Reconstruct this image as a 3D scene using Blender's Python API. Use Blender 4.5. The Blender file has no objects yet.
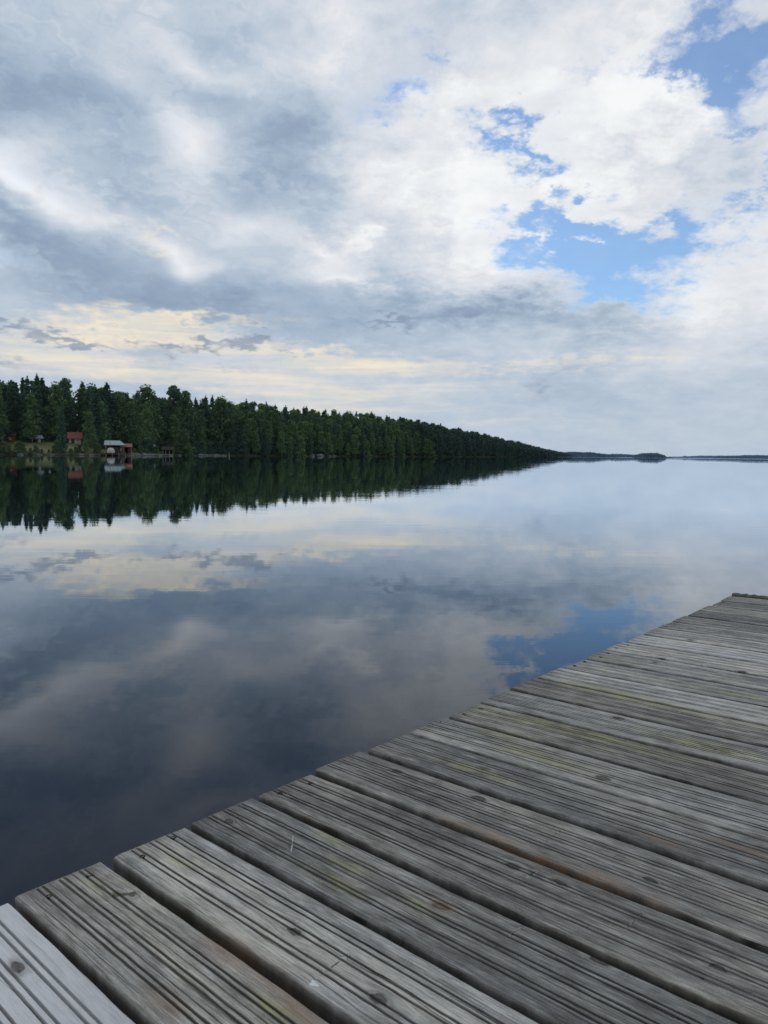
import bpy, math, random
import numpy as np
from mathutils import Matrix, Vector

R_ = math.radians
SC = bpy.context.scene
COL = SC.collection
random.seed(7)
RNG = np.random.default_rng(11)

# ------------------------------------------------------------------ render
SC.render.engine = 'CYCLES'
SC.view_settings.view_transform = 'Standard'
SC.view_settings.look = 'None'
SC.view_settings.exposure = 0
SC.cycles.max_bounces = 6
SC.cycles.use_denoising = True
SC.cycles.denoiser = 'OPENIMAGEDENOISE'
SC.cycles.denoising_prefilter = 'NONE'
SC.cycles.sample_clamp_indirect = 4

# ------------------------------------------------------------------ camera (solved from the deck lines and the horizon)
F_PX, PITCH, ROLL = 743.46, 0.076654, 0.010296
CAM_H, DECK_DROP = 0.97, 0.5624
f_ = np.array([0, math.cos(PITCH), -math.sin(PITCH)])
u_ = np.array([0, math.sin(PITCH), math.cos(PITCH)])
r_ = np.array([1., 0, 0])
CR = r_ * math.cos(ROLL) + u_ * math.sin(ROLL)
CU = u_ * math.cos(ROLL) - r_ * math.sin(ROLL)

cd = bpy.data.cameras.new('camera')
cam = bpy.data.objects.new('camera', cd)
COL.objects.link(cam)
cam.matrix_world = Matrix(((CR[0], CU[0], -f_[0], 0), (CR[1], CU[1], -f_[1], 0), (CR[2], CU[2], -f_[2], CAM_H), (0, 0, 0, 1)))
cd.sensor_fit = 'VERTICAL'
cd.sensor_height = 36
cd.lens = F_PX / 1024 * 36
cd.clip_start = 0.02
cd.clip_end = 90000
cd.dof.use_dof = True
cd.dof.focus_distance = 1.9
cd.dof.aperture_fstop = cd.lens / 2.0
SC.camera = cam


def ray(px, py):
    x, y = (px - 384) / F_PX, (512 - py) / F_PX
    return f_ + CR * x + CU * y


def azel(px, py):
    d = ray(px, py)
    return math.degrees(math.atan2(d[0], d[1])), math.degrees(math.atan2(d[2], math.hypot(d[0], d[1])))


def at(px, D):
    """point on the ground plan under picture column px at depth D"""
    return D * (px - 384) / F_PX, D


# ------------------------------------------------------------------ object helpers
def link(o, parent=None):
    COL.objects.link(o)
    if parent:
        o.parent = parent
    return o


def tag(o, label=None, cat=None, group=None, kind=None):
    if label: o['label'] = label
    if cat: o['category'] = cat
    if group: o['group'] = group
    if kind: o['kind'] = kind
    return o


def empty(name, loc, rz=0.0):
    o = bpy.data.objects.new(name, None)
    o.empty_display_size = .2
    o.location = loc
    o.rotation_euler = (0, 0, rz)
    return link(o)


def copy_tree(o, parent=None):
    c = o.copy()
    COL.objects.link(c)
    c.parent = parent
    for ch in [k for k in bpy.data.objects if k.parent == o]:
        copy_tree(ch, c)
    return c


class MB:
    """collects shapes, builds them as ONE mesh"""
    def __init__(self):
        self.v, self.f = [], []

    def add(self, vs, fs):
        n = len(self.v)
        self.v += [tuple(p) for p in vs]
        self.f += [tuple(i + n for i in q) for q in fs]
        return self

    def box(self, x0, x1, y0, y1, z0, z1, m=None):
        vs = [(x, y, z) for z in (z0, z1) for y in (y0, y1) for x in (x0, x1)]
        if m is not None:
            vs = [m @ Vector(p) for p in vs]
        return self.add(vs, [(0, 2, 3, 1), (4, 5, 7, 6), (0, 1, 5, 4), (2, 6, 7, 3), (0, 4, 6, 2), (1, 3, 7, 5)])

    def tube(self, pts, radii, n=8, caps=True):
        pts = [Vector(p) for p in pts]
        vs, fs = [], []
        for i, p in enumerate(pts):
            a = pts[max(i - 1, 0)]; b = pts[min(i + 1, len(pts) - 1)]
            d = (b - a).normalized()
            s = d.orthogonal().normalized(); t = d.cross(s)
            if abs(d.z) > .7:
                s = (Vector((1, 0, 0)) - d * d.x).normalized(); t = d.cross(s)
            for k in range(n):
                an = 2 * math.pi * k / n
                vs.append(p + (s * math.cos(an) + t * math.sin(an)) * radii[i])
        for i in range(len(pts) - 1):
            for k in range(n):
                fs.append((i * n + k, i * n + (k + 1) % n, (i + 1) * n + (k + 1) % n, (i + 1) * n + k))
        if caps:
            fs.append(tuple(range(n))[::-1]); fs.append(tuple((len(pts) - 1) * n + k for k in range(n)))
        return self.add(vs, fs)

    def lathe(self, prof, n=16):
        vs, fs = [], []
        for (r, z) in prof:
            for k in range(n):
                a = 2 * math.pi * k / n
                vs.append((r * math.cos(a), r * math.sin(a), z))
        for i in range(len(prof) - 1):
            for k in range(n):
                fs.append((i * n + k, i * n + (k + 1) % n, (i + 1) * n + (k + 1) % n, (i + 1) * n + k))
        fs.append(tuple((len(prof) - 1) * n + k for k in range(n)))
        return self.add(vs, fs)

    def mesh(self, name, mat=None, smooth=False):
        me = bpy.data.meshes.new(name)
        me.from_pydata(self.v, [], self.f)
        me.update()
        if mat: me.materials.append(mat)
        if smooth:
            me.polygons.foreach_set('use_smooth', [True] * len(me.polygons))
        return me

    def build(self, name, mat=None, parent=None, smooth=False):
        return link(bpy.data.objects.new(name, self.mesh(name, mat, smooth)), parent)


def np_mesh(name, V, Q, mat=None, smooth=False):
    """fast mesh from numpy vertices (n,3) and quads/tris (m,k)"""
    me = bpy.data.meshes.new(name)
    k = Q.shape[1]
    me.vertices.add(len(V)); me.vertices.foreach_set('co', np.ascontiguousarray(V, dtype=np.float32).ravel())
    me.loops.add(Q.size); me.loops.foreach_set('vertex_index', np.ascontiguousarray(Q, dtype=np.int32).ravel())
    me.polygons.add(len(Q)); me.polygons.foreach_set('loop_start', np.arange(0, Q.size, k, dtype=np.int32))
    if smooth: me.polygons.foreach_set('use_smooth', np.ones(len(Q), dtype=bool))
    me.update(calc_edges=True); me.validate()
    if mat: me.materials.append(mat)
    return me


# ------------------------------------------------------------------ node helpers
class NT:
    def __init__(self, tree):
        self.t = tree; self.n = tree.nodes; self.l = tree.links

    def put(self, sock, val):
        if val is None: return
        if isinstance(val, bpy.types.NodeSocket): self.l.new(val, sock)
        else:
            try: sock.default_value = val
            except Exception:
                sock.default_value = tuple(val) + (1,) if len(val) == 3 else val

    def new(self, typ, ins=None, **props):
        nd = self.n.new(typ)
        for k, v in props.items(): setattr(nd, k, v)
        for k, v in (ins or {}).items(): self.put(nd.inputs[k], v)
        return nd

    def m(self, op, a, b=None, c=None, clamp=False):
        nd = self.n.new('ShaderNodeMath'); nd.operation = op; nd.use_clamp = clamp
        for i, v in enumerate((a, b, c)): self.put(nd.inputs[i], v)
        return nd.outputs[0]

    def vm(self, op, a, b=None, scale=None):
        nd = self.n.new('ShaderNodeVectorMath'); nd.operation = op
        self.put(nd.inputs[0], a)
        if b is not None: self.put(nd.inputs[1], b)
        if scale is not None: self.put(nd.inputs['Scale'], scale)
        return nd.outputs[1] if op in ('LENGTH', 'DOT_PRODUCT', 'DISTANCE') else nd.outputs[0]

    def xyz(self, v):
        nd = self.n.new('ShaderNodeSeparateXYZ'); self.put(nd.inputs[0], v); return nd.outputs

    def comb(self, x=0., y=0., z=0.):
        nd = self.n.new('ShaderNodeCombineXYZ')
        for i, v in enumerate((x, y, z)): self.put(nd.inputs[i], v)
        return nd.outputs[0]

    def noise(self, vec, scale=1., detail=4., rough=.55, dist=0., lac=2., w=None):
        nd = self.n.new('ShaderNodeTexNoise')
        if w is not None:
            nd.noise_dimensions = '4D'; self.put(nd.inputs['W'], w)
        self.put(nd.inputs['Vector'], vec)
        for k, v in (('Scale', scale), ('Detail', detail), ('Roughness', rough), ('Distortion', dist), ('Lacunarity', lac)):
            self.put(nd.inputs[k], v)
        return nd.outputs

    def ramp(self, fac, stops, interp='LINEAR'):
        nd = self.n.new('ShaderNodeValToRGB'); cr = nd.color_ramp; cr.interpolation = interp
        while len(cr.elements) < len(stops): cr.elements.new(.5)
        for e, (p, c) in zip(cr.elements, stops):
            e.position = p; e.color = tuple(c) + (1,) if len(c) == 3 else c
        self.put(nd.inputs[0], fac)
        return nd.outputs[0]

    def step(self, x, a, b, lo=0., hi=1.):
        nd = self.n.new('ShaderNodeMapRange'); nd.interpolation_type = 'SMOOTHSTEP'
        for i, v in enumerate((x, a, b, lo, hi)): self.put(nd.inputs[i], v)
        return nd.outputs[0]

    def mix(self, fac, a, b, mode='MIX'):
        nd = self.n.new('ShaderNodeMix'); nd.data_type = 'RGBA'; nd.blend_type = mode
        self.put(nd.inputs['Factor'], fac); self.put(nd.inputs[6], a); self.put(nd.inputs[7], b)
        return nd.outputs[2]

    def attr(self, name):
        nd = self.n.new('ShaderNodeAttribute'); nd.attribute_name = name; return nd.outputs


def material(name):
    mt = bpy.data.materials.new(name); mt.use_nodes = True
    nt = NT(mt.node_tree); nt.n.clear()
    out = nt.n.new('ShaderNodeOutputMaterial')
    return mt, nt, out


def lin(r, g, b):
    def c(v):
        v /= 255.
        return v / 12.92 if v <= .04045 else ((v + .055) / 1.055) ** 2.4
    return (c(r), c(g), c(b))


def simple(name, col, rough=.7, var=.25, scale=3., spec=.3, metallic=0.):
    mt, nt, out = material(name)
    tc = nt.new('ShaderNodeTexCoord').outputs['Object']
    n = nt.noise(tc, scale, 5., .6)[0]
    lo = tuple(c * (1 - var) for c in col); hi = tuple(min(1, c * (1 + var)) for c in col)
    c = nt.ramp(n, [(.3, lo), (.7, hi)])
    b = nt.new('ShaderNodeBsdfPrincipled', {'Base Color': c, 'Roughness': rough, 'Specular IOR Level': spec, 'Metallic': metallic})
    nt.l.new(b.outputs[0], out.inputs[0])
    return mt


# ================================================================== SKY (world)
SUN_AZ, SUN_EL = -62.0, 30.0
world = bpy.data.worlds.new('World'); SC.world = world
world.use_nodes = True
w = NT(world.node_tree); w.n.clear()
wout = w.n.new('ShaderNodeOutputWorld')
SKY_STRENGTH = 0.1
sky = w.new('ShaderNodeTexSky', sky_type='NISHITA', sun_disc=False)
sky.sun_elevation = R_(SUN_EL); sky.sun_rotation = R_(SUN_AZ)
sky.air_density = 1.0; sky.dust_density = .4; sky.ozone_density = 2.0
dirv = w.new('ShaderNodeTexCoord').outputs['Generated']
dx, dy, dz = w.xyz(dirv)
dza = w.m('ABSOLUTE', dz)
AZ = w.m('MULTIPLY', w.m('ARCTAN2', dx, dy), 57.2958)
EL = w.m('MULTIPLY', w.m('ARCSINE', dza), 57.2958)
# coordinates on a flat cloud layer overhead
inv = w.m('DIVIDE', 1., w.m('ADD', dza, .30))
CL = w.comb(w.m('MULTIPLY', dx, inv), w.m('MULTIPLY', dy, inv), 0.)
warpA = w.noise(CL, 2.6, 6., .62)[1]
warpB = w.noise(w.vm('ADD', CL, (31.7, 12.1, 4.)), 10., 5., .66)[1]
wp = w.vm('ADD', w.vm('SCALE', w.vm('SUBTRACT', warpA, (.5, .5, .5)), scale=15.0),
          w.vm('SCALE', w.vm('SUBTRACT', warpB, (.5, .5, .5)), scale=12.0))
elk = w.step(EL, 0., 26., .12, 1.1)                       # the layer foreshortens towards the horizon
wx, wy, wz = w.xyz(wp)
azk = w.step(EL, 0., 14., .55, 1.)
rightk = w.step(w.m('ADD', AZ, w.m('MULTIPLY', EL, .35)), -8., 12., 0., 1.)     # crisp puffs to the right, smooth veils to the left
wsoft = w.vm('SCALE', w.vm('SUBTRACT', w.noise(CL, 2.6, 2., .4)[1], (.5, .5, .5)), scale=15.0)
wp2 = w.n.new('ShaderNodeMix'); wp2.data_type = 'VECTOR'
w.put(wp2.inputs[0], rightk); w.put(wp2.inputs[4], wsoft); w.put(wp2.inputs[5], wp)
wx, wy, wz = w.xyz(wp2.outputs[1])
P = w.comb(w.m('ADD', AZ, w.m('MULTIPLY', wx, azk)), w.m('ADD', EL, w.m('MULTIPLY', wy, elk)), 0.)
bx_, by_, bz_ = w.xyz(w.vm('SCALE', w.vm('SUBTRACT', w.noise(w.vm('ADD', CL, (5., 3., 9.)), 21., 3., .5)[1], (.5, .5, .5)), scale=9.0))
P_LITTLE = w.comb(w.m('ADD', AZ, w.m('MULTIPLY', bx_, .42)), w.m('ADD', EL, w.m('MULTIPLY', w.m('MULTIPLY', by_, elk), 1.0)), 0.)
DEG = 57.2958 / F_PX


def blobs(lst, vec):
    """sum of soft elliptic cloud patches, each given at its place in the sky (azimuth/elevation)"""
    acc = None
    for (px, py, rx, ry, rot, wt) in lst:
        a, e = azel(px, py)
        mp = w.n.new('ShaderNodeMapping'); mp.vector_type = 'TEXTURE'
        w.put(mp.inputs['Vector'], vec)
        mp.inputs['Location'].default_value = (a, e, 0)
        mp.inputs['Rotation'].default_value = (0, 0, R_(-rot))
        mp.inputs['Scale'].default_value = (rx * DEG / max(.5, math.cos(R_(e))), ry * DEG, 1)
        g = w.n.new('ShaderNodeTexGradient'); g.gradient_type = 'QUADRATIC_SPHERE'
        w.l.new(mp.outputs[0], g.inputs[0])
        acc = w.m('MULTIPLY_ADD', g.outputs['Fac'], wt, acc if acc is not None else 0.)
    return acc


# openings where the blue shows
HOLES = [(745, 22, 120, 90, 20, 1.5), (512, 158, 75, 42, -10, 1.3), (612, 255, 150, 74, 8, 1.5), (660, 228, 110, 66, -5, 1.15),
         (575, 225, 60, 50, 20, .7), (600, 290, 60, 30, 0, .8), (395, 100, 70, 60, 0, .62), (590, 40, 60, 40, 0, .6), (440, 22, 60, 36, 0, .55),
         (768, 115, 50, 36, 0, .8), (768, 185, 44, 30, 0, .8), (345, 30, 60, 60, 0, .3), (690, 45, 70, 40, 0, .7),
         (520, 236, 70, 40, 20, .66), (570, 196, 70, 36, 0, -.95), (598, 216, 50, 16, -10, -.45), (560, 262, 60, 14, 10, -.4), (650, 248, 50, 14, 0, -.4), (640, 272, 60, 22, 0, -.35), (520, 215, 60, 30, 0, -.3), (620, 110, 160, 90, 0, -.5),
         (-400, 60, 260, 120, 10, .9), (1150, 180, 200, 120, 0, 1.1)]
hole = blobs(HOLES, P)
# light and dark of the cloud sheet
LIGHT = [(600, 120, 420, 250, 0, .42), (560, 200, 120, 80, 0, .2), (450, 110, 150, 90, -20, .25), (640, 20, 150, 70, 0, .2), (700, 90, 120, 70, 0, .15), (610, 150, 150, 60, 8, -.14), (470, 150, 80, 60, 0, -.1), (540, 60, 120, 50, -20, -.12),
         (470, 240, 190, 70, 10, .24), (430, 290, 210, 34, 4, -.14), (560, 312, 220, 30, 3, -.06), (420, 200, 150, 90, 0, .1), (700, 300, 220, 90, 0, .28), (640, 190, 160, 90, 0, .12), (430, 200, 120, 60, 0, .18),
         (158, 246, 44, 20, 14, .42), (115, 205, 150, 40, 30, .17), (16, 140, 90, 60, 20, .28), (60, 165, 110, 30, 25, .1), (186, 108, 50, 38, 30, .26), (205, 140, 70, 60, 20, .12), (180, 12, 80, 44, 15, .3), (110, 55, 110, 40, 10, .14),
         (330, 262, 110, 26, 18, .42), (240, 222, 80, 30, 10, .22), (350, 285, 120, 24, 8, .28), (320, 10, 120, 60, 0, .25),
         (35, 50, 150, 60, 15, -.19), (120, 110, 170, 70, 12, -.17), (292, 125, 120, 110, 30, -.25), (275, 190, 120, 50, 25, -.14), (335, 160, 130, 60, 10, -.12), (200, 60, 70, 40, 20, -.15), (40, 215, 120, 40, 10, -.12),
         (140, 285, 340, 66, 6, -.3), (40, 235, 160, 50, 10, -.1), (470, 315, 300, 40, 3, -.28), (620, 330, 200, 30, 2, -.16),
         (715, 145, 110, 80, 0, -.3), (620, 155, 60, 40, 0, -.12), (420, 240, 120, 40, 0, -.05), (0, 90, 60, 90, 0, -.18), (430, 60, 110, 60, 0, -.16),
         (740, 400, 340, 110, 0, -.04), (560, 390, 110, 60, 0, -.08), (-330, 250, 500, 240, 0, -.1), (1100, 120, 500, 300, 0, .25)]
light = blobs(LIGHT, P)
# pale warm band low over the forest
WARM = [(95, 330, 200, 36, 3, .85), (190, 322, 180, 26, 2, .75), (300, 352, 240, 26, 3, .7), (130, 366, 420, 40, 2, .5), (230, 388, 340, 36, 3, .42),
        (600, 362, 190, 18, -2, .55), (500, 366, 130, 18, 0, .45), (390, 372, 240, 34, 2, .6), (360, 410, 360, 40, 0, .35), (158, 244, 70, 34, 12, .62), (-160, 350, 420, 70, 0, .6), (335, 262, 100, 24, 16, .25),
        (440, 420, 300, 50, 0, .25)]
warm = blobs(WARM, P_LITTLE)
# small dark cumulus below the sheet
DARK = [(8, 324, 36, 20, 0, 1.1), (46, 336, 34, 18, 20, 1.2), (80, 342, 34, 14, 0, 1.0), (126, 340, 26, 12, 0, .9), (168, 346, 44, 17, 0, 1.15),
        (205, 344, 30, 15, 0, 1.1), (235, 346, 34, 12, 0, 1.0), (258, 340, 40, 18, 0, 1.2), (288, 351, 30, 9, 0, .8), (392, 323, 78, 14, 2, 1.15), (110, 349, 90, 8, 3, .6),
        (540, 391, 46, 36, 0, .62), (230, 369, 200, 14, 2, .45), (0, 362, 90, 18, 0, .7), (340, 395, 300, 12, 2, .3), (640, 385, 240, 20, 0, .25)]
dark = blobs(DARK, P_LITTLE)

nBig = w.noise(CL, 1.9, 3., .5)[0]
nMid = w.noise(w.vm('ADD', CL, (7.3, 2.2, 1.)), 6., 6., .6, .4)[0]
nFine = w.noise(w.vm('ADD', CL, (3.3, 9.2, 6.)), 19., 6., .62)[0]
finek = w.m('MULTIPLY_ADD', rightk, .16, .10)
tex = w.m('ADD', w.m('ADD', w.m('MULTIPLY', w.m('SUBTRACT', nBig, .5), .35), w.m('MULTIPLY', w.m('SUBTRACT', nMid, .5), w.m('MULTIPLY_ADD', rightk, .28, .33))),
          w.m('MULTIPLY', w.m('SUBTRACT', nFine, .5), finek))
smp = w.n.new('ShaderNodeMapping'); smp.vector_type = 'TEXTURE'; w.put(smp.inputs['Vector'], P_LITTLE)
smp.inputs['Rotation'].default_value = (0, 0, R_(-24)); smp.inputs['Scale'].default_value = (13., 3.6, 1.)
streak = w.noise(smp.outputs[0], 1., 4., .5)[0]
tex = w.m('ADD', tex, w.m('MULTIPLY', w.m('SUBTRACT', streak, .5), w.m('MULTIPLY_ADD', rightk, -.62, .74)))
texk = w.step(EL, 2., 20., .6, 1.)
bands = w.noise(w.comb(w.m('MULTIPLY', AZ, .085), w.m('MULTIPLY', EL, .95), 3.), 1., 5., .6, .35)[0]
tex = w.m('MULTIPLY', tex, texk)
Lv = w.m('ADD', w.m('MULTIPLY_ADD', light, 1.1, .485), tex)
cloud = w.ramp(Lv, [(.0, lin(122, 141, 172)), (.25, lin(151, 170, 192)), (.42, lin(178, 194, 211)), (.6, lin(208, 215, 225)), (.82, lin(231, 234, 238)), (1., lin(246, 248, 249))])
# lower sky: greyer, hazier, a little lavender
haze = w.step(EL, 0., 9., 1., 0.)
cloud = w.mix(w.m('MULTIPLY', haze, .6), cloud, (*lin(184, 198, 213), 1))
wm = w.m('ADD', w.m('ADD', warm, w.m('MULTIPLY', tex, .9)), w.m('MULTIPLY', w.m('SUBTRACT', bands, .5), 1.5), clamp=True)
cloud = w.mix(w.step(wm, .18, 1.15, 0., .92), cloud, (.93, .82, .65, 1))
dk = w.m('ADD', dark, w.m('MULTIPLY', tex, 1.1))
cloud = w.mix(w.step(dk, .22, .95, 0., .76), cloud, (*lin(132, 150, 174), 1))
cloud10 = w.vm('SCALE', cloud, scale=1. / SKY_STRENGTH)
blue = w.vm('MULTIPLY', sky.outputs[0], (1.12, 1.48, 1.78))
hm = w.m('ADD', hole, w.m('ADD', w.m('MULTIPLY', tex, 1.5), w.m('MULTIPLY', w.m('SUBTRACT', nFine, .5), w.m('MULTIPLY', w.step(hole, .05, .5), .9))))
hk = w.step(hm, .08, 1.0, 0., .86)
skycol = w.mix(hk, cloud10, blue)
bg = w.new('ShaderNodeBackground', {'Color': skycol, 'Strength': SKY_STRENGTH})
w.l.new(bg.outputs[0], wout.inputs[0])

sl = bpy.data.lights.new('sun', 'SUN'); so = bpy.data.objects.new('sun', sl); COL.objects.link(so)
sl.energy = 0.6; sl.angle = R_(40); sl.color = (1, .9, .76)
sd = Vector((math.sin(R_(SUN_AZ)) * math.cos(R_(SUN_EL)), math.cos(R_(SUN_AZ)) * math.cos(R_(SUN_EL)), math.sin(R_(SUN_EL))))
so.rotation_euler = sd.to_track_quat('Z', 'Y').to_euler()

# ================================================================== WATER
mt, nt, out = material('lake_water')
oc = nt.new('ShaderNodeNewGeometry').outputs['Position']
sw = nt.vm('MULTIPLY', oc, (1., 1., 1.))
n1 = nt.noise(sw, .55, 3., .5, .4)[0]
n2 = nt.noise(nt.vm('MULTIPLY', oc, (.28, 1.5, 1.)), 2.6, 4., .55, .3)[0]
n3 = nt.noise(nt.vm('MULTIPLY', oc, (.35, 1.5, 1.)), 9., 3., .5)[0]
br = nt.step(nt.noise(nt.vm('MULTIPLY', oc, (.5, 1.6, 1.)), .05, 3., .6)[0], .42, .66, .35, 1.3)
hgt = nt.m('ADD', nt.m('ADD', nt.m('MULTIPLY', n1, .0022), nt.m('MULTIPLY', n2, .0010)), nt.m('MULTIPLY', n3, .00007))
hgt = nt.m('MULTIPLY', nt.m('MULTIPLY', hgt, br), nt.step(nt.xyz(oc)[1], 150., 1100., 1., .08))
bp = nt.new('ShaderNodeBump', {'Height': hgt, 'Strength': 1., 'Distance': 1.})
fr = nt.new('ShaderNodeFresnel', {'IOR': 1.333, 'Normal': bp.outputs[0]}).outputs[0]
# Fresnel curve bent by hand: weaker reflection looking down, stronger at grazing angles
fr2 = nt.m('MULTIPLY', fr, nt.m('ADD', .65, nt.m('MULTIPLY', fr, nt.m('MULTIPLY_ADD', fr, -2.2, 2.7))), clamp=True)
deep = nt.new('ShaderNodeBsdfDiffuse', {'Color': (.0030, .0058, .0150, 1), 'Normal': bp.outputs[0]})
gl = nt.new('ShaderNodeBsdfGlossy', {'Color': (.88, .94, 1., 1), 'Roughness': nt.step(nt.xyz(oc)[1], 450., 4000., .003, .16), 'Normal': bp.outputs[0]})
wm_ = nt.new('ShaderNodeMixShader', {0: fr2, 1: deep.outputs[0], 2: gl.outputs[0]})
nt.l.new(wm_.outputs[0], out.inputs[0])
WATER = mt
MB().add([(-30000, -2000, 0), (40000, -2000, 0), (40000, 60000, 0), (-30000, 60000, 0)], [(0, 1, 2, 3)]).build('lake_water', WATER)
tag(bpy.data.objects['lake_water'], kind='structure')

#@@LAND@@
# ================================================================== LAND
SHORE = np.array([(-128, 92), (-106, 150), at(0, 195), at(50, 199), at(100, 205), at(130, 214), at(200, 268), at(340, 350), at(440, 462), at(500, 720), at(538, 1250), at(566, 2600), at(588, 4300)], dtype=float)


def resample(P, step):
    d = np.r_[0, np.cumsum(np.linalg.norm(np.diff(P, axis=0), axis=1))]
    s = np.arange(0, d[-1], step)
    return np.c_[np.interp(s, d, P[:, 0]), np.interp(s, d, P[:, 1])]


shp = resample(SHORE, 3.0)
k_ = np.ones(7) / 7
pad = np.r_[np.repeat(shp[:1], 3, 0), shp, np.repeat(shp[-1:], 3, 0)]
shp = np.c_[np.convolve(pad[:, 0], k_, 'valid'), np.convolve(pad[:, 1], k_, 'valid')]
tang = np.gradient(shp, axis=0); tang /= np.linalg.norm(tang, axis=1)[:, None]
kk = np.ones(15) / 15
pt = np.r_[np.repeat(tang[:1], 7, 0), tang, np.repeat(tang[-1:], 7, 0)]
tang = np.c_[np.convolve(pt[:, 0], kk, 'valid'), np.convolve(pt[:, 1], kk, 'valid')]
tang /= np.linalg.norm(tang, axis=1)[:, None]
inland = np.c_[-tang[:, 1], tang[:, 0]]
sN = len(shp); sS = np.r_[0, np.cumsum(np.linalg.norm(np.diff(shp, axis=0), axis=1))]
wig = 1.3 * np.sin(sS * .21) + .9 * np.sin(sS * .53 + 1.) + 2.2 * np.sin(sS * .06 + .4)
wig *= np.clip((sS - 20) / 60, .35, 1)


def height(o):
    return float(np.interp(o, [-4, -.6, 0, 1.2, 5, 12, 22, 38, 60, 110], [-1.2, -.25, .03, .45, 1.0, 1.9, 3.2, 4.6, 6.0, 7.5]))


def shore_at(s):
    i = np.clip(np.searchsorted(sS, s), 0, sN - 1)
    return i


def on_shore(s, o):
    i = int(np.clip(np.searchsorted(sS, s), 0, sN - 1))
    p = shp[i] + inland[i] * (o - wig[i])
    return float(p[0]), float(p[1]), height(o)


def s_of(px, o=0.):
    """arc length along the shore where the sight line of column px crosses the line at offset o"""
    Q = shp + inland * (o - wig)[:, None]
    c = 384 + F_PX * Q[:, 0] / Q[:, 1]
    return float(sS[int(np.argmin(np.abs(c - px)))])


# -- terrain materials
mt, nt, out = material('forest_floor')
g_ = nt.new('ShaderNodeNewGeometry'); pos = g_.outputs['Position']
a1 = nt.noise(pos, .35, 5., .6)[0]; a2 = nt.noise(pos, 2.2, 4., .65)[0]
c = nt.ramp(a1, [(.3, (.018, .030, .012)), (.5, (.035, .055, .018)), (.7, (.060, .066, .028))])
c = nt.mix(nt.step(a2, .45, .7, 0., .6), c, (.075, .062, .036, 1))
lawn = nt.attr('lawn')[2]
c = nt.mix(nt.m('MULTIPLY', lawn, nt.step(a1, .2, .6, .55, 1.)), c, nt.ramp(a2, [(.3, (.11, .15, .055)), (.7, (.32, .265, .155))]))
hz_ = nt.xyz(pos)[2]
c = nt.mix(nt.step(hz_, .5, .08, 0., .85), c, nt.ramp(a2, [(.35, (.022, .021, .018)), (.7, (.06, .058, .05))]))
b = nt.new('ShaderNodeBsdfPrincipled', {'Base Color': c, 'Roughness': .95, 'Specular IOR Level': .1})
nt.l.new(b.outputs[0], out.inputs[0])
GROUND = mt

offs = np.array([-4, -1.5, -.5, 0, .5, 1.2, 2.5, 4.5, 8, 12, 17, 22, 30, 38, 48, 60, 80, 110.])
V = []; lawnv = []
lawn_spots = [(s_of(50, 6), 8, 5, 11), (s_of(74, 12), 12, 5, 12), (s_of(117, 4), 3, 8, 8), (s_of(143, 2), 2, 5, 6), (s_of(30, 8), 9, 4, 8)]
for i in range(sN):
    for o in offs:
        p = shp[i] + inland[i] * (o - wig[i])
        h = height(o) + (RNG.normal() * .06 * min(1, max(0, o)) if o < 30 else 0) + (.5 * math.sin(sS[i] * .05 + o * .1) if o > 10 else 0)
        V.append((p[0], p[1], h))
        lawnv.append(max([math.exp(-((sS[i] - a) / b_) ** 2 - ((o - o0) / c_) ** 2) for (a, o0, b_, c_) in lawn_spots]))
n_o = len(offs)
Q = [(i * n_o + j, i * n_o + j + 1, (i + 1) * n_o + j + 1, (i + 1) * n_o + j) for i in range(sN - 1) for j in range(n_o - 1)]
me = np_mesh('shore_ground', np.array(V), np.array(Q)[:, ::-1], GROUND, True)
at_ = me.attributes.new('lawn', 'FLOAT', 'POINT'); at_.data.foreach_set('value', np.array(lawnv, dtype=np.float32))
tag(link(bpy.data.objects.new('shore_ground', me)), kind='structure')


# -- foliage materials
def foliage(name, c0, c1, c2, rnd=.2, transl=.25):
    mt, nt, out = material(name)
    oi = nt.new('ShaderNodeObjectInfo').outputs['Random']
    tc = nt.new('ShaderNodeTexCoord').outputs['Object']
    n = nt.noise(nt.vm('ADD', tc, nt.comb(nt.m('MULTIPLY', oi, 57.), 0., 0.)), .55, 4., .6)[0]
    isl = nt.new('ShaderNodeNewGeometry').outputs['Random Per Island']
    v = nt.m('ADD', nt.m('MULTIPLY', n, .65), nt.m('MULTIPLY', isl, .35))
    c = nt.ramp(v, [(.28, c0), (.5, c1), (.72, c2)])
    k = nt.m('ADD', 1. - rnd, nt.m('MULTIPLY', oi, 2 * rnd))
    c = nt.vm('SCALE', c, scale=k)
    d = nt.new('ShaderNodeBsdfPrincipled', {'Base Color': c, 'Roughness': .75, 'Specular IOR Level': .18, 'Emission Color': (.55, .85, 1., 1), 'Emission Strength': .0062})   # faint glow of the leaves stands in for haze, lifts the dark crowns
    t = nt.new('ShaderNodeBsdfTranslucent', {'Color': c})
    mx = nt.new('ShaderNodeMixShader', {0: transl, 1: d.outputs[0], 2: t.outputs[0]})
    nt.l.new(mx.outputs[0], out.inputs[0])
    return mt


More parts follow.
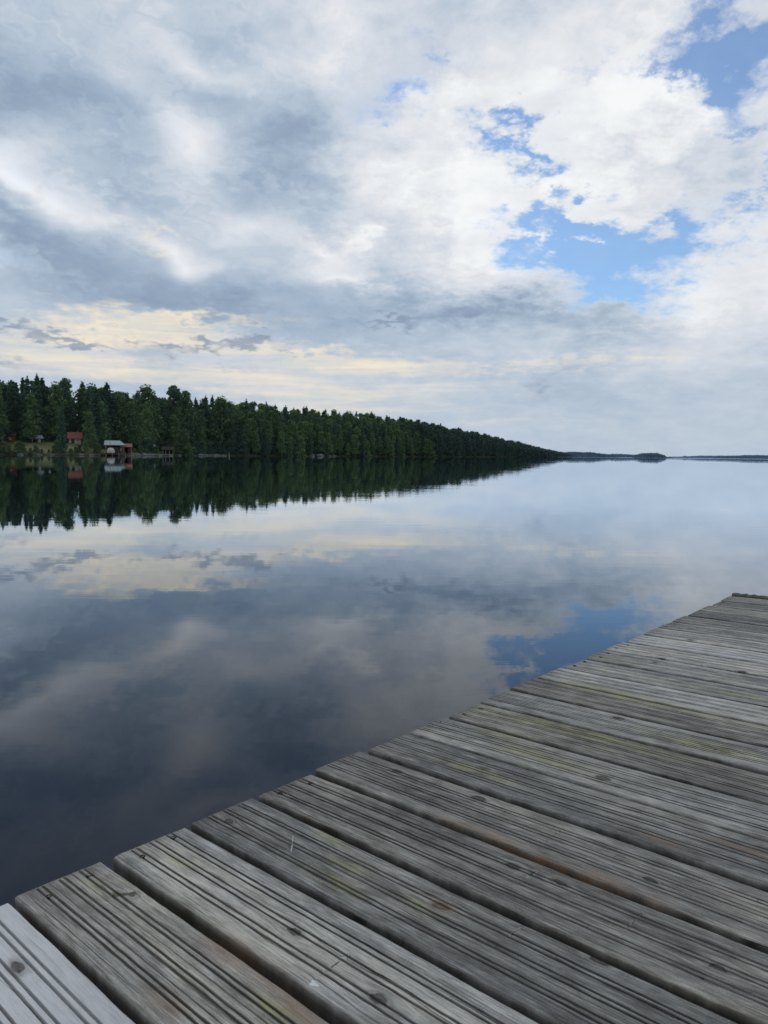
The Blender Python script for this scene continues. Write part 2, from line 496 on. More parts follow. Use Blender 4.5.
SPRUCE = foliage('spruce_needles', (0.034, 0.068, 0.047), (0.060, 0.108, 0.070), (0.094, 0.151, 0.086))
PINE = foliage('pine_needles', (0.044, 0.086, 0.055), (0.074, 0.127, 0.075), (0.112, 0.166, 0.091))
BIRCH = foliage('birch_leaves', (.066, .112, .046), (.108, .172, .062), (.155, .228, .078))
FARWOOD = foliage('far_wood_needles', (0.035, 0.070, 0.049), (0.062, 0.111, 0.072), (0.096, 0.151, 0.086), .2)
nt = NT(FARWOOD.node_tree)                      # blue haze painted into the leaf colour, stronger with distance
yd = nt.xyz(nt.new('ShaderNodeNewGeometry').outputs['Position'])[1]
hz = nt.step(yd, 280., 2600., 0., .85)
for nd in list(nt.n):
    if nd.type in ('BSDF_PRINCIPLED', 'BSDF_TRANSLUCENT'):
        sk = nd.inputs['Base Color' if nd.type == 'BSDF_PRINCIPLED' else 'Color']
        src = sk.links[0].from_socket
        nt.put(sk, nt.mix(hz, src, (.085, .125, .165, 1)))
BARK = simple('grey_bark', (.075, .06, .048), .9, .4, 4)
PBARK = simple('pine_bark', (.16, .075, .042), .9, .4, 4)
WBARK = simple('birch_bark', (.27, .265, .25), .8, .35, 3)


def leaf_quads(C, size, flat=.5, rng=RNG):
    """one randomly turned leaf-spray quad at each centre"""
    n = len(C)
    a = rng.normal(size=(n, 3)); a[:, 2] *= flat; a /= np.linalg.norm(a, axis=1)[:, None] + 1e-9
    b = rng.normal(size=(n, 3)); b -= a * (a * b).sum(1)[:, None]; b /= np.linalg.norm(b, axis=1)[:, None] + 1e-9
    s = (size * rng.uniform(.6, 1.35, n))[:, None]
    V = np.stack([C - a * s - b * s * .55, C + a * s * .3 - b * s * .7, C + a * s + b * s * .5, C - a * s * .4 + b * s * .75], 1).reshape(-1, 3)
    return V, np.arange(4 * n).reshape(n, 4)


def crown_spruce(H, R, n, size, seed, droop=.35, start=.05):
    rng = np.random.default_rng(seed)
    C = []
    levels = int(H / .62)
    w_ = rng.uniform(.7, 1.2, (levels, 12))
    for l in range(levels):
        t = l / levels
        z = H * (start + (1 - start) * t)
        r = R * (1 - t) ** .72 * (1 + .18 * rng.normal()) + .12
        nb = 11 if t < .6 else 8
        ph = rng.uniform(0, 7)
        per = max(2, int(n / levels / nb * (1.5 - t)))
        for k in range(nb):
            if rng.random() < .1: continue
            an = ph + 2 * math.pi * k / nb + rng.normal() * .12
            rr = r * w_[l, k % 12]
            q = rng.uniform(.15, 1, per) ** .7 * rr
            C.append(np.c_[np.cos(an) * q + rng.normal(0, .14, per), np.sin(an) * q + rng.normal(0, .14, per), z - droop * q + .12 * q * q / max(rr, .3) + rng.normal(0, .12, per)])
    C.append(np.c_[rng.normal(0, .07, 10), rng.normal(0, .07, 10), H + np.linspace(-.7, .35, 10)])
    C = np.concatenate(C)
    return leaf_quads(C, size, .45, rng)


def crown_clumps(H, base, R, n, size, seed, clumps=34, shape='oval', cs=1.1):
    rng = np.random.default_rng(seed)
    C = []
    for i in range(clumps):
        t = (i + rng.random()) / clumps
        z = H * (base + (1 - base) * t)
        if shape == 'oval': r = R * math.sin(math.pi * min(1, .12 + .88 * t) ** .8) ** .75
        elif shape == 'pine': r = R * (1 - t ** 2.2) ** .6 * (.55 + .45 * t ** .3)
        else: r = R * (1 - t) ** .55
        an = rng.uniform(0, 2 * math.pi); q = r * math.sqrt(rng.uniform(.1, 1))
        c = np.array([math.cos(an) * q, math.sin(an) * q, z - .25 * cs])
        m = max(6, int(n / clumps * rng.uniform(.5, 1.5)))
        d = rng.normal(size=(m, 3)); d /= np.linalg.norm(d, axis=1)[:, None]
        rad = cs * rng.uniform(.6, 1.35) * rng.uniform(.45, 1, (m, 1)) ** .6
        C.append(c + d * rad * np.array([1, 1, .7]))
    return leaf_quads(np.concatenate(C), size, .7, rng)


def tree_proto(kind, H, R, seed, n, size):
    rnd = random.Random(seed)
    tk = MB()
    if kind == 'spruce':
        V, Q = crown_spruce(H, R, n, size, seed); cm = SPRUCE; bm = BARK; nm = 'spruce_tree'; top = H * .96; r0 = .2
    elif kind == 'pine':
        V, Q = crown_clumps(H, .42, R, n, size, seed, 40, 'pine', 1.15); cm = PINE; bm = PBARK; nm = 'pine_tree'; top = H * .9; r0 = .19
    elif kind == 'birch':
        V, Q = crown_clumps(H, .16, R, n, size, seed, 60, 'oval', 1.15); cm = BIRCH; bm = WBARK; nm = 'birch_tree'; top = H * .9; r0 = .14
    else:
        V, Q = crown_clumps(H, .02, R, n, size, seed, 34, 'bush', 1.0); cm = BIRCH; bm = BARK; nm = 'alder_tree'; top = H * .7; r0 = .1
    pts = [(rnd.uniform(-.12, .12) * i / 3, rnd.uniform(-.12, .12) * i / 3, -.4 + (top + .4) * i / 6) for i in range(7)]
    tk.tube(pts, [r0 * (1 - .14 * i) for i in range(7)], 6)
    for k in range(9 if kind != 'spruce' else 0):
        z = top * rnd.uniform(.3 if kind != 'pine' else .5, .92); an = rnd.uniform(0, 6.28); L = R * rnd.uniform(.45, .8)
        p = Vector((0, 0, z))
        tk.tube([p, p + Vector((math.cos(an) * L * .5, math.sin(an) * L * .5, L * .35)), p + Vector((math.cos(an) * L, math.sin(an) * L, L * .75))], [.06, .04, .015], 5)
    e = bpy.data.objects.new(nm, None)
    return nm, np_mesh(nm + '_crown', V, Q, cm), tk.mesh(nm + '_trunk', bm)


PROT = {
    'spruce': [tree_proto('spruce', 18, 2.5, 1, 2800, .30), tree_proto('spruce', 18, 2.0, 2, 2500, .30), tree_proto('spruce', 18, 2.9, 3, 3200, .31)],
    'pine': [tree_proto('pine', 18, 2.3, 4, 2300, .30), tree_proto('pine', 18, 2.8, 5, 2600, .30)],
    'birch': [tree_proto('birch', 16, 2.7, 6, 3000, .27), tree_proto('birch', 16, 2.2, 7, 2600, .27), tree_proto('birch', 16, 3.1, 8, 3400, .28)],
    'alder': [tree_proto('alder', 8, 2.3, 9, 1700, .25), tree_proto('alder', 8, 1.9, 10, 1500, .25)],
}
BASEH = {'spruce': 18, 'pine': 18, 'birch': 16, 'alder': 8}
LAB = {
    'spruce': ('dark narrow spruce standing in the forest along the far shore', 'spruces in the shoreline forest'),
    'pine': ('tall green pine with a bare lower trunk in the far shore forest', 'pines in the shoreline forest'),
    'birch': ('rounded light green birch growing in the forest along the far shore', 'birches in the shoreline forest'),
    'alder': ('low bushy alder hanging over the waterline of the far shore', 'alders along the waterline'),
}
TREES = []


def plant(kind, x, y, z, H, wide=1., var=None, label=None, group=True):
    nm, cm, tm = PROT[kind][var if var is not None else random.randrange(len(PROT[kind]))]
    e = bpy.data.objects.new(nm, None); COL.objects.link(e)
    k = H / BASEH[kind]
    e.location = (x, y, z - .15); e.rotation_euler = (0, 0, random.uniform(0, 6.28)); e.scale = (k * wide, k * wide, k)
    link(bpy.data.objects.new('trunk', tm), e); link(bpy.data.objects.new('crown', cm), e)
    tag(e, label or LAB[kind][0], kind.replace('alder', 'alder') + ' tree', LAB[kind][1] if group else None)
    TREES.append((x, y))
    return e


def col_of(x, y): return 384 + F_PX * x / y


# the trees one can pick out of the skyline and the shore
def hero(kind, px, o, ytop, wide, var, label):
    s = s_of(px, o); x, y, z = on_shore(s, o)
    x = y * (px - 384) / F_PX
    d = ray(px, ytop); H = CAM_H + d[2] / d[1] * y - z
    plant(kind, x, y, z, H, wide, var, label, group=False)


hero('spruce', 63, 2.0, 402, .62, 2, 'dark spruce reaching down to the water just left of the red roofed cabin')
hero('spruce', 108, 15, 383, 1.35, 2, 'tall pointed spruce rising behind the boathouse, topmost of its stretch of skyline')
hero('birch', 91, 4, 412, .85, 0, 'bright green birch between the red roofed cabin and the boathouse')
hero('birch', 147, 12, 386, 1.1, 2, 'tall round topped birch on the skyline right of the boathouse')
hero('pine', 174, 14, 386, 1.05, 1, 'pine with a small clumped crown standing highest above the brown shed')
hero('birch', 186, 9, 391, 1.05, 1, 'slim light birch immediately right of the high clumped pine')
hero('spruce', 39, 28, 374, 1., 0, 'pointed spruce tip on the skyline above the grey hut')
hero('birch', 33, 22, 394, 1.0, 0, 'pale green birch directly behind the grey hut')
hero('spruce', 206, 12, 396, .9, 1, 'narrow spruce with a sharp tip above the pale jetty')
hero('birch', 222, 8, 397, 1.15, 2, 'wide leafy birch directly right of the narrow spruce by the jetty')
hero('birch', 250, 7, 412, 1.2, 0, 'light green birch at the water right of the pale jetty')
hero('alder', 86, 1.5, 440, 1.0, 0, 'low green alder bush at the water below the red roofed cabin')

CLEAR = [(7, 17, 0, 21), (31, 58, 0, 22), (68, 83, 0, 24), (101, 133, -1, 9), (136, 158, 0, 3.5), (160, 176, 0, 7), (198, 222, -2, 1.5)]


def blocked(x, y, o, wide=1.2):
    c = col_of(x, y)
    return any(a - 7 < c < b + 7 and lo <= o <= hi for (a, b, lo, hi) in CLEAR)


S_END = s_of(436)
# low bushes in front of the clearing
for k_i, (px, o, h) in enumerate([(4, 2, 3.), (10, 1.5, 2.2), (19, 1.6, 3.2), (24, 3, 2.4), (31, 1.3, 1.6), (36, 2.2, 2.2), (42, 1.2, 1.3), (49, 1.5, 1.2), (55, 2.4, 2.2), (57, 6, 3.), (71, 1.3, 1.5), (76, 2, 1.9), (80, 3.5, 2.3), (95, 1.6, 1.8), (98, 4, 2.6), (135, 2.2, 1.7), (141, 3.6, 2.4), (147, 2, 1.6), (157, 3, 2.6), (164, 8, 2.8), (177, 2, 2.2)]):
    s = s_of(px, o); x, y, z = on_shore(s, o)
    e = plant('alder', y * (px - 384) / F_PX, y, z, h, 1.5, None, 'low round green bush on the grassy shore around the cabins', False)
    e.name = 'bush'; e['category'] = 'bush'; e['group'] = 'bushes on the grassy shore'
count = 0
rows = [(1.8, 4.6, .55), (6.5, 4.4, .75), (12., 4.3, .9), (19., 4.4, 1.0), (27., 4.6, 1.04)]
spots = []
for ri, (o, sp, hk_) in enumerate(rows):
    s = 12 + random.uniform(0, 3)
    while s < S_END:
        oo = o + random.uniform(-1.8, 1.8)
        x, y, z = on_shore(s, oo)
        c = col_of(x, y)
        if not blocked(x, y, oo) and all((x - a) ** 2 + (y - b_) ** 2 > 2.6 ** 2 for a, b_ in TREES) and c > -45:
            spots.append((ri, oo, s, x, y, z, hk_))
        s += sp * random.uniform(.75, 1.3)
random.shuffle(spots)
spots.sort(key=lambda q: q[4] + q[0] * 12)
for (ri, oo, s, x, y, z, hk_) in spots[:285]:
    c = col_of(x, y)
    r = random.random()
    nearby = (.35, .55, .75, .95)
    if ri == 0: kind = 'alder' if r < .28 else 'birch' if r < .68 else 'spruce' if r < .85 else 'pine'
    elif ri == 1: kind = 'birch' if r < .55 else 'spruce' if r < .80 else 'pine'
    else: kind = 'spruce' if r < .36 else 'pine' if r < .62 else 'birch'
    H = 17.6 * hk_ * random.uniform(.91, 1.07)
    if kind == 'alder': H = random.uniform(5, 9)
    if kind == 'spruce' and ri >= 2: H *= 1.05
    if c > 150: H *= 1.0 + .0004 * (c - 150)
    plant(kind, x, y, z, H, random.uniform(.85, 1.2))
left_spots = spots[285:]

# the rest of the wood, back rows and the shore that runs away into the distance, reads as one mass
SIMPLE = []
for seed in range(6):
    if seed % 3 == 0: SIMPLE.append(crown_clumps(18, .12, 2.6, 1000, .40, 50 + seed, 44, 'oval', 1.1)[0].reshape(-1, 4, 3))
    elif seed % 3 == 1: SIMPLE.append(crown_spruce(18, 2.4, 1200, .42, 60 + seed)[0].reshape(-1, 4, 3))
    else: SIMPLE.append(crown_clumps(18, .25, 2.5, 1000, .40, 70 + seed, 40, 'pine', 1.1)[0].reshape(-1, 4, 3))
wood = []
PROT_LOW = [crown_clumps(8, .02, 2.1, 420, .46, 90 + k, 16, 'bush', 1.0)[0].reshape(-1, 4, 3) for k in range(3)]


def far_tree(x, y, z, H, wide=1., thin=1.):
    q = SIMPLE[random.randrange(6)]
    if thin < 1:
        q = q[RNG.random(len(q)) < thin]
        g = min(2.6, 1 / math.sqrt(thin)); cen = q.mean(1, keepdims=True); q = cen + (q - cen) * g
    a = random.uniform(0, 6.28); k = H / 18
    ca, sa = math.cos(a), math.sin(a)
    x2 = (q[..., 0] * ca - q[..., 1] * sa) * k * wide + x; y2 = (q[..., 0] * sa + q[..., 1] * ca) * k * wide + y
    wood.append(np.stack([x2, y2, q[..., 2] * k + z - .2], -1))


for (ri, oo, s, x, y, z, hk_) in left_spots:
    far_tree(x, y, z, 17.6 * hk_ * random.uniform(.85, 1.12))
for o, sp in ((36, 5.5), (46, 6.), (58, 7.)):
    s = 10.
    while s < S_END:
        x, y, z = on_shore(s, o + random.uniform(-3, 3)); far_tree(x, y, z, random.uniform(15.5, 19), 1.1, .9); s += sp * random.uniform(.8, 1.3)
s = S_END
while s < sS[-1] - 5:
    D = shp[shore_at(s)][1]
    st = max(4.2, D / 190.)
    for o, hk_ in ((2, .72), (8, .9), (15, 1.0), (24, 1.06), (36, 1.1)):
        if D > 1200 and o in (8, 24): continue
        x, y, z = on_shore(s + random.uniform(-.4, .4) * st, o + random.uniform(-2, 2))
        far_tree(x, y, z, 17.8 * hk_ * float(np.clip(1 - .00016 * (D - 600), .72, 1)) * random.uniform(.86, 1.12), 1.15 * max(1., min(2., D / 700.)), float(np.clip(230. / D, .07, 1)))
    s += st * random.uniform(.8, 1.2)
low = []
s = 10.
while s < S_END + 30:                     # bushes and saplings filling the foot of the wood
    for o in (3.5, 8., 14., 21.):
        oo = o + random.uniform(-2, 2); x, y, z = on_shore(s + random.uniform(-1.5, 1.5), oo)
        if blocked(x, y, oo): continue
        q = PROT_LOW[random.randrange(3)]; h = random.uniform(2.2, 5.5); k = h / 8; a = random.uniform(0, 6.28); ca, sa = math.cos(a), math.sin(a)
        low.append(np.stack([(q[..., 0] * ca - q[..., 1] * sa) * k * 1.7 + x, (q[..., 0] * sa + q[..., 1] * ca) * k * 1.7 + y, q[..., 2] * k + z - .2], -1))
    s += 3.4
V = np.concatenate(low).reshape(-1, 3)
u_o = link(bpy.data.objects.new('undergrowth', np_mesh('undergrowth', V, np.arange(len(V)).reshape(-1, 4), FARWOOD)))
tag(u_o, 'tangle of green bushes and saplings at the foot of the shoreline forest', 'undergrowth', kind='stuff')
s = 6.
while s < S_END + 40:                     # thicket closing the back of the wood
    for o in (70, 76):
        x, y, z = on_shore(s, o + random.uniform(-2, 2)); q0 = len(wood); far_tree(x, y, z, random.uniform(9, 15), 1.7, .8)
    s += 3.2
V = np.concatenate(wood).reshape(-1, 3)
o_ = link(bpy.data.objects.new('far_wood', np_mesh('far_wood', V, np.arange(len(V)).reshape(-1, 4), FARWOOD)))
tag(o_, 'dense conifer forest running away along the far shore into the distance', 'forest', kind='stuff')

# -- islands and the far shore, several kilometres away
mt, nt, out = material('haze_tinted_forest')
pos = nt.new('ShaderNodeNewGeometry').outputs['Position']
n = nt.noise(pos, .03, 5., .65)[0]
dist = nt.m('MULTIPLY', nt.xyz(pos)[1], 1 / 6000., clamp=True)  # haze painted into the base colour: bluer and paler with distance
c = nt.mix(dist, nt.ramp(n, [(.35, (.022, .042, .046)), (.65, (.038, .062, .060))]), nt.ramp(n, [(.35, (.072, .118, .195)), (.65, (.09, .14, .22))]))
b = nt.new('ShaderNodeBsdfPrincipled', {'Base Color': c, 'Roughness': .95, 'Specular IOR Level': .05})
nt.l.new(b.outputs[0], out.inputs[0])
HAZE_TINTED = mt


def island(px0, px1, D, prof, label, depth=.35):
    """wooded island: a low mound with an uneven tree-top surface. prof = [(t, height m)]"""
    prof = [(a_, h_ * .84) for a_, h_ in prof]
    x0, x1 = D * (px0 - 384) / F_PX, D * (px1 - 384) / F_PX
    n = max(40, int((x1 - x0) / (D * .0006)))
    n = min(n, 420)
    m = 9; V = []
    dep = min((x1 - x0) * depth, 500)
    for i in range(n + 1):
        t = i / n; h0 = np.interp(t, [p[0] for p in prof], [p[1] for p in prof])
        for j in range(m):
            q = j / (m - 1); v = math.sin(math.pi * q) ** .45
            h = h0 * v * (1 + RNG.normal() * .05) + RNG.normal() * .8 * (v > .3) * (h0 > 4) * D / 3000
            V.append((x0 + (x1 - x0) * t, D + dep * (q - .5) * 2 * math.sin(math.pi * min(.98, max(.02, t))) ** .5, h if 0 < j < m - 1 else -1))
    Q = [(i * m + j, (i + 1) * m + j, (i + 1) * m + j + 1, i * m + j + 1) for i in range(n) for j in range(m - 1)]
    o = link(bpy.data.objects.new('wooded_island', np_mesh('wooded_island', np.array(V), np.array(Q), HAZE_TINTED)))
    tag(o, label, 'island', kind='structure')


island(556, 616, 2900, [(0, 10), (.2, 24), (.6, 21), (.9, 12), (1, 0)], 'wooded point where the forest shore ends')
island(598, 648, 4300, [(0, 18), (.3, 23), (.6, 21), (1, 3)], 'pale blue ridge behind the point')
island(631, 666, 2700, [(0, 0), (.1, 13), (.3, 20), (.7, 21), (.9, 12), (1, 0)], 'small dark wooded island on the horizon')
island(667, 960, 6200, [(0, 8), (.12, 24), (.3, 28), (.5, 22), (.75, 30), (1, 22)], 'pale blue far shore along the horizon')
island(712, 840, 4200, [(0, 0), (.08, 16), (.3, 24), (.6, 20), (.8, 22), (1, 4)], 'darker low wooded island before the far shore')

# ================================================================== BUILDINGS ON THE SHORE
TEALROOF = simple('pale_metal_roof', (.27, .325, .305), .45, .12, 2, .5)
DARKWALL = simple('dark_brown_boards', (.045, .026, .021), .85, .35, 5)
REDROOF = simple('red_brown_roof', (.25, .095, .07), .8, .25, 5)
REDWALL = simple('red_painted_boards', (.10, .036, .028), .85, .25, 5)
TANWALL = simple('tan_boards', (.42, .36, .28), .85, .25, 5)
CREAM = simple('pale_cover_cloth', (.44, .40, .36), .75, .12, 2)
WHITE = simple('white_paint', (.7, .7, .68), .6, .1, 3)
GREYROOF = simple('grey_roof', (.34, .36, .385), .6, .15, 3)
GLASSM = simple('dark_window_pane', (.03, .035, .04), .08, .2, 1, .6)
OLDWOOD = simple('old_grey_timber', (.22, .21, .19), .85, .35, 6)
STONE = simple('grey_granite', (.15, .145, .135), .9, .35, 1.4)


def face_rz(x, y): return math.atan2(-x, y)      # local -y looks at the viewer's side of the lake


def gable(parent, name, W, Dp, z0, z1, oh, mat, th=.1, roof_front=None):
    """gabled roof with its ridge along x"""
    mb = MB()
    for sgn in (-1, 1):
        ye = sgn * (Dp / 2 + oh); yi = 0.
        ze = z0 - (z1 - z0) * oh / (Dp / 2)
        mb.add([(-W / 2 - oh, yi, z1), (W / 2 + oh, yi, z1), (W / 2 + oh, ye, ze), (-W / 2 - oh, ye, ze),
                (-W / 2 - oh, yi, z1 + th), (W / 2 + oh, yi, z1 + th), (W / 2 + oh, ye, ze + th), (-W / 2 - oh, ye, ze + th)],
               [(0, 1, 2, 3), (4, 7, 6, 5), (0, 3, 7, 4), (1, 5, 6, 2), (2, 6, 7, 3)])
    return mb.build(name, mat, parent)


def walls(parent, W, Dp, z0, z1, zr, mat, front_open=None):
    mb = MB()
    mb.box(-W / 2, W / 2, Dp / 2 - .1, Dp / 2, z0, z1)
    for sx in (-1, 1):
        xa = sx * W / 2 - (.1 if sx > 0 else 0)
        mb.box(xa, xa + .1, -Dp / 2 + .1, Dp / 2 - .1, z0, z1)
        mb.add([(sx * W / 2, -Dp / 2, z1 + .002), (sx * W / 2, Dp / 2, z1 + .002), (sx * W / 2, 0, zr - .03)], [(0, 1, 2)])
    if front_open is None:
        mb.box(-W / 2, W / 2, -Dp / 2, -Dp / 2 + .1, z0, z1)
    else:
        a, b_ = front_open
        if a > -W / 2: mb.box(-W / 2, a, -Dp / 2, -Dp / 2 + .1, z0, z1)
        if b_ < W / 2: mb.box(b_, W / 2, -Dp / 2, -Dp / 2 + .1, z0, z1)
    return mb.build('wall', mat, parent)


def window(parent, x, y, z, w_, h_, frame=WHITE):
    f = MB()
    t = .07
    f.box(x - w_ / 2 - t, x - w_ / 2, y - .05, y, z - t, z + h_ + t).box(x + w_ / 2, x + w_ / 2 + t, y - .05, y, z - t, z + h_ + t)
    f.box(x - w_ / 2, x + w_ / 2, y - .05, y, z - t, z).box(x - w_ / 2, x + w_ / 2, y - .05, y, z + h_, z + h_ + t)
    f.box(x - .03, x + .03, y - .045, y - .005, z, z + h_)
    fo = f.build('window', frame, parent)
    MB().box(x - w_ / 2, x + w_ / 2, y - .02, y - .004, z, z + h_).build('pane', GLASSM, fo)


def spot(px, D): x, y = at(px, D); return x, y


def ground_z(x, y):
    i = int(np.argmin((shp[:, 0] - x) ** 2 + (shp[:, 1] - y) ** 2))
    o = float((np.array([x, y]) - shp[i]) @ inland[i] + wig[i])
    return height(o) + (.5 * math.sin(sS[i] * .05 + o * .1) if o > 10 else 0)


# boathouse on the water with a pale metal roof
bx, by = spot(115, 205.5)
bh = empty('boathouse', (bx, by, .5), face_rz(bx, by)); bh.scale = (.93, .93, .88)
tag(bh, 'dark boathouse with a pale teal metal roof standing on the jetty', 'boathouse')
walls(bh, 5.0, 4.2, 0, 2.75, 2.8, DARKWALL, (-1.8, 1.2))
rf = MB()                                       # hipped at the right end
for t_ in (0, .1):
    rf.add([(-2.95, -2.52, 2.7 + t_), (3.05, -2.52, 2.7 + t_), (3.05, 2.52, 2.7 + t_), (-2.95, 2.52, 2.7 + t_), (-2.75, 0, 4.05 + t_), (1.45, 0, 4.05 + t_)], [(0, 1, 5, 4), (1, 2, 5), (2, 3, 4, 5), (3, 0, 4)])
rf.add([(-2.95, -2.53, 2.66), (3.05, -2.53, 2.66), (3.05, -2.53, 2.8), (-2.95, -2.53, 2.8)], [(0, 1, 2, 3)]).build('roof', TEALROOF, bh)
MB().box(-2.5, -2.38, -2.52, -2.4, 0, 2.69).box(2.35, 2.47, -2.52, -2.4, 0, 2.69).build('porch_post', OLDWOOD, bh)
MB().box(-1.78, 1.18, -2.0, -1.94, 0, 2.1).build('door', simple('dark_plank_door', (.05, .04, .032), .85, .3, 6), bh)
window(bh, 1.86, -2.105, 1.0, .5, .6)

# brick red shed beside it
sx_, sy_ = spot(126.6, 206)
sh = empty('lean_to_shed', (sx_, sy_, .5), face_rz(sx_, sy_))
tag(sh, 'brick red shed with a faded red roof against the boathouse, right side', 'shed')
walls(sh, 2.6, 3.2, 0, 1.95, 2.7, REDWALL, (-.75, .75))
gable(sh, 'roof', 2.6, 3.2, 2.0, 2.75, .25, simple('faded_red_roof', (.22, .115, .09), .8, .2, 4))
for xx in (-.55, .55):
    MB().box(xx - .2, xx + .2, -1.56, -1.52, .02, 1.6).build('door', DARKWALL, sh)
for xx in (-1.25, 1.2):
    MB().box(xx, xx + .1, -1.95, -1.85, -.4, 1.72).build('post', OLDWOOD, sh)

# white covered boat hauled up in front of the boathouse
cx_, cy_ = spot(111, 202.2)
cb = empty('covered_boat', (cx_, cy_, .62), face_rz(cx_, cy_) + .05)
tag(cb, 'small boat under a rounded pale cover, drawn up before the boathouse', 'boat')
prof = [(-1.05, .0), (-1.07, .3), (-.98, .7), (-.84, 1.05), (-.62, 1.28), (-.1, 1.42), (.1, 1.42), (.62, 1.28), (.84, 1.05), (.98, .7), (1.07, .3), (1.05, 0)]
secs = [(-1.78, .06), (-1.72, .4), (-1.5, .74), (-.9, .93), (0, 1.), (1., .96), (2., .86)]
vs = [(x * k, yy, .12 + z * (k * .8 + .2)) for (yy, k) in secs for (x, z) in prof]; n_p = len(prof)
fs = [(i * n_p + j, i * n_p + j + 1, (i + 1) * n_p + j + 1, (i + 1) * n_p + j) for i in range(len(secs) - 1) for j in range(n_p - 1)]
fs += [tuple(range(n_p)), tuple((len(secs) - 1) * n_p + j for j in range(n_p))[::-1]]
MB().add(vs, fs).build('cover', CREAM, cb, True)
hull = MB()
hs = [(-2.0, .05, .34), (-1.6, .5, .2), (-.9, .86, .06), (0, .98, 0), (1., .95, 0), (2.05, .8, .03)]
vs = []
for (yy, k, zk) in hs: vs += [(-1.0 * k, yy, .2), (-.72 * k, yy, -.05 + zk), (0, yy, -.2 + zk), (.72 * k, yy, -.05 + zk), (1.0 * k, yy, .2)]
fs = [(i * 5 + j, (i + 1) * 5 + j, (i + 1) * 5 + j + 1, i * 5 + j + 1) for i in range(5) for j in range(4)] + [(25, 26, 27, 28, 29)]
hull.add(vs, fs).build('hull', WHITE, cb, True)

# boathouse jetty: deck, piles
jx, jy = spot(116, 203)
jt = empty('boathouse_jetty', (jx, jy, .0), face_rz(jx, jy))
tag(jt, 'low dark timber jetty under the boathouse', 'jetty')
mb = MB()
for k in range(34): mb.box(-4.3 + k * .255, -4.06 + k * .255, -2.6, 2.4, .36, .41)
mb.build('planking', simple('dark_wet_planks', (.055, .048, .042), .8, .3, 5), jt)
MB().box(-4.28, 4.3, -2.55, -2.43, .18, .357).box(-4.28, 4.3, 1.9, 2.02, .18, .357).build('beam', DARKWALL, jt)
for k in range(6):
    xx = -4.1 + k * 1.62
    MB().tube([(xx, -2.68, -1.2), (xx, -2.68, .55 + (.5 if k in (3, 4, 5) else 0))], [.07, .065], 8).build('pile', OLDWOOD, jt)

# flag pole, pale, before the boathouse
px_, py_ = spot(110.4, 203.4)
fp = empty('flag_pole', (px_, py_, .41)); tag(fp, 'thin pale flagless pole rising in front of the boathouse roof', 'pole')
MB().tube([(0, 0, 0), (0, 0, 5.6)], [.045, .025], 8).build('shaft', OLDWOOD, fp)
MB().lathe([(.0, 5.58), (.05, 5.6), (.06, 5.66), (.04, 5.7), (.0, 5.72)], 8).build('finial', WHITE, fp)

# cabin with red roof, up the slope
kx, ky = spot(75.5, 220)
o_k = 14.
rc = empty('red_roofed_cabin', (kx, ky, ground_z(kx, ky) + .45), face_rz(kx, ky))
tag(rc, 'small cabin with a red roof above pale walls, up the slope behind the dark spruce', 'cabin')
walls(rc, 3.3, 3.6, -.9, 1.5, 2.9, TANWALL)
gable(rc, 'roof', 3.3, 3.6, 1.5, 3.0, .42, REDROOF)
window(rc, .85, -1.805, .35, .7, .7)
d = MB().box(-1.0, -.2, -1.86, -1.805, -.88, 1.05).build('door', REDWALL, rc)
MB().box(-.33, -.27, -1.9, -1.86, .05, .1).build('handle', DARKWALL, d)
MB().box(.6, 1.0, .3, .7, 2.4, 3.5).build('chimney', STONE, rc)
mb = MB().box(-1.6, 1.6, -2.9, -1.87, -1.05, -.93)
mb.build('veranda', OLDWOOD, rc)

# grey hut up in the trees
gx, gy = spot(38.5, 216)
gh = empty('grey_hut', (gx, gy, ground_z(gx, gy) + .35), face_rz(gx, gy) + .25)
tag(gh, 'little hut with a whitish grey roof among the trees above the clearing', 'hut')
walls(gh, 1.9, 2.2, -.6, 1.3, 2.0, DARKWALL)
gable(gh, 'roof', 1.9, 2.2, 1.35, 2.1, .25, GREYROOF)
window(gh, .1, -1.105, .3, .5, .5)
# ochre hut at the left
ox, oy = spot(12.5, 214)
oh_ = empty('ochre_hut', (ox, oy, ground_z(ox, oy) + .3), face_rz(ox, oy) - .2)
tag(oh_, 'dim orange brown hut at the left end of the shore', 'hut')
walls(oh_, 2.3, 2.4, -.6, 1.4, 2.2, simple('ochre_boards', (.15, .075, .038), .85, .25, 4))
gable(oh_, 'roof', 2.3, 2.4, 1.45, 2.3, .3, DARKWALL)
window(oh_, -.3, -1.205, .3, .55, .6)
# brown shelter with pale posts
hx, hy = spot(168, 238)
sh2 = empty('shore_shelter', (hx, hy, .45), face_rz(hx, hy)); sh2.scale = (.85, .85, .8)
tag(sh2, 'brown open shelter with pale posts at the water under the high clumped pine', 'shelter')
MB().box(-1.9, 1.9, 1.1, 1.2, 0, 1.9).box(-1.9, -1.8, -.4, 1.1, 0, 1.9).box(1.8, 1.9, -.4, 1.1, 0, 1.9).build('wall', simple('red_brown_boards', (.05, .032, .027), .85, .3, 5), sh2)
gable(sh2, 'roof', 3.8, 2.6, 1.98, 3.0, .35, simple('dark_red_felt', (.04, .034, .032), .9, .3, 4))
for xx in (-1.85, -.9, .5, 1.75):
    MB().box(xx, xx + .12, -1.4, -1.28, 0, 1.98).build('post', TANWALL, sh2)
MB().box(-2, 2, -1.5, 1.3, -.25, -.002).build('floor_slab', OLDWOOD, sh2)
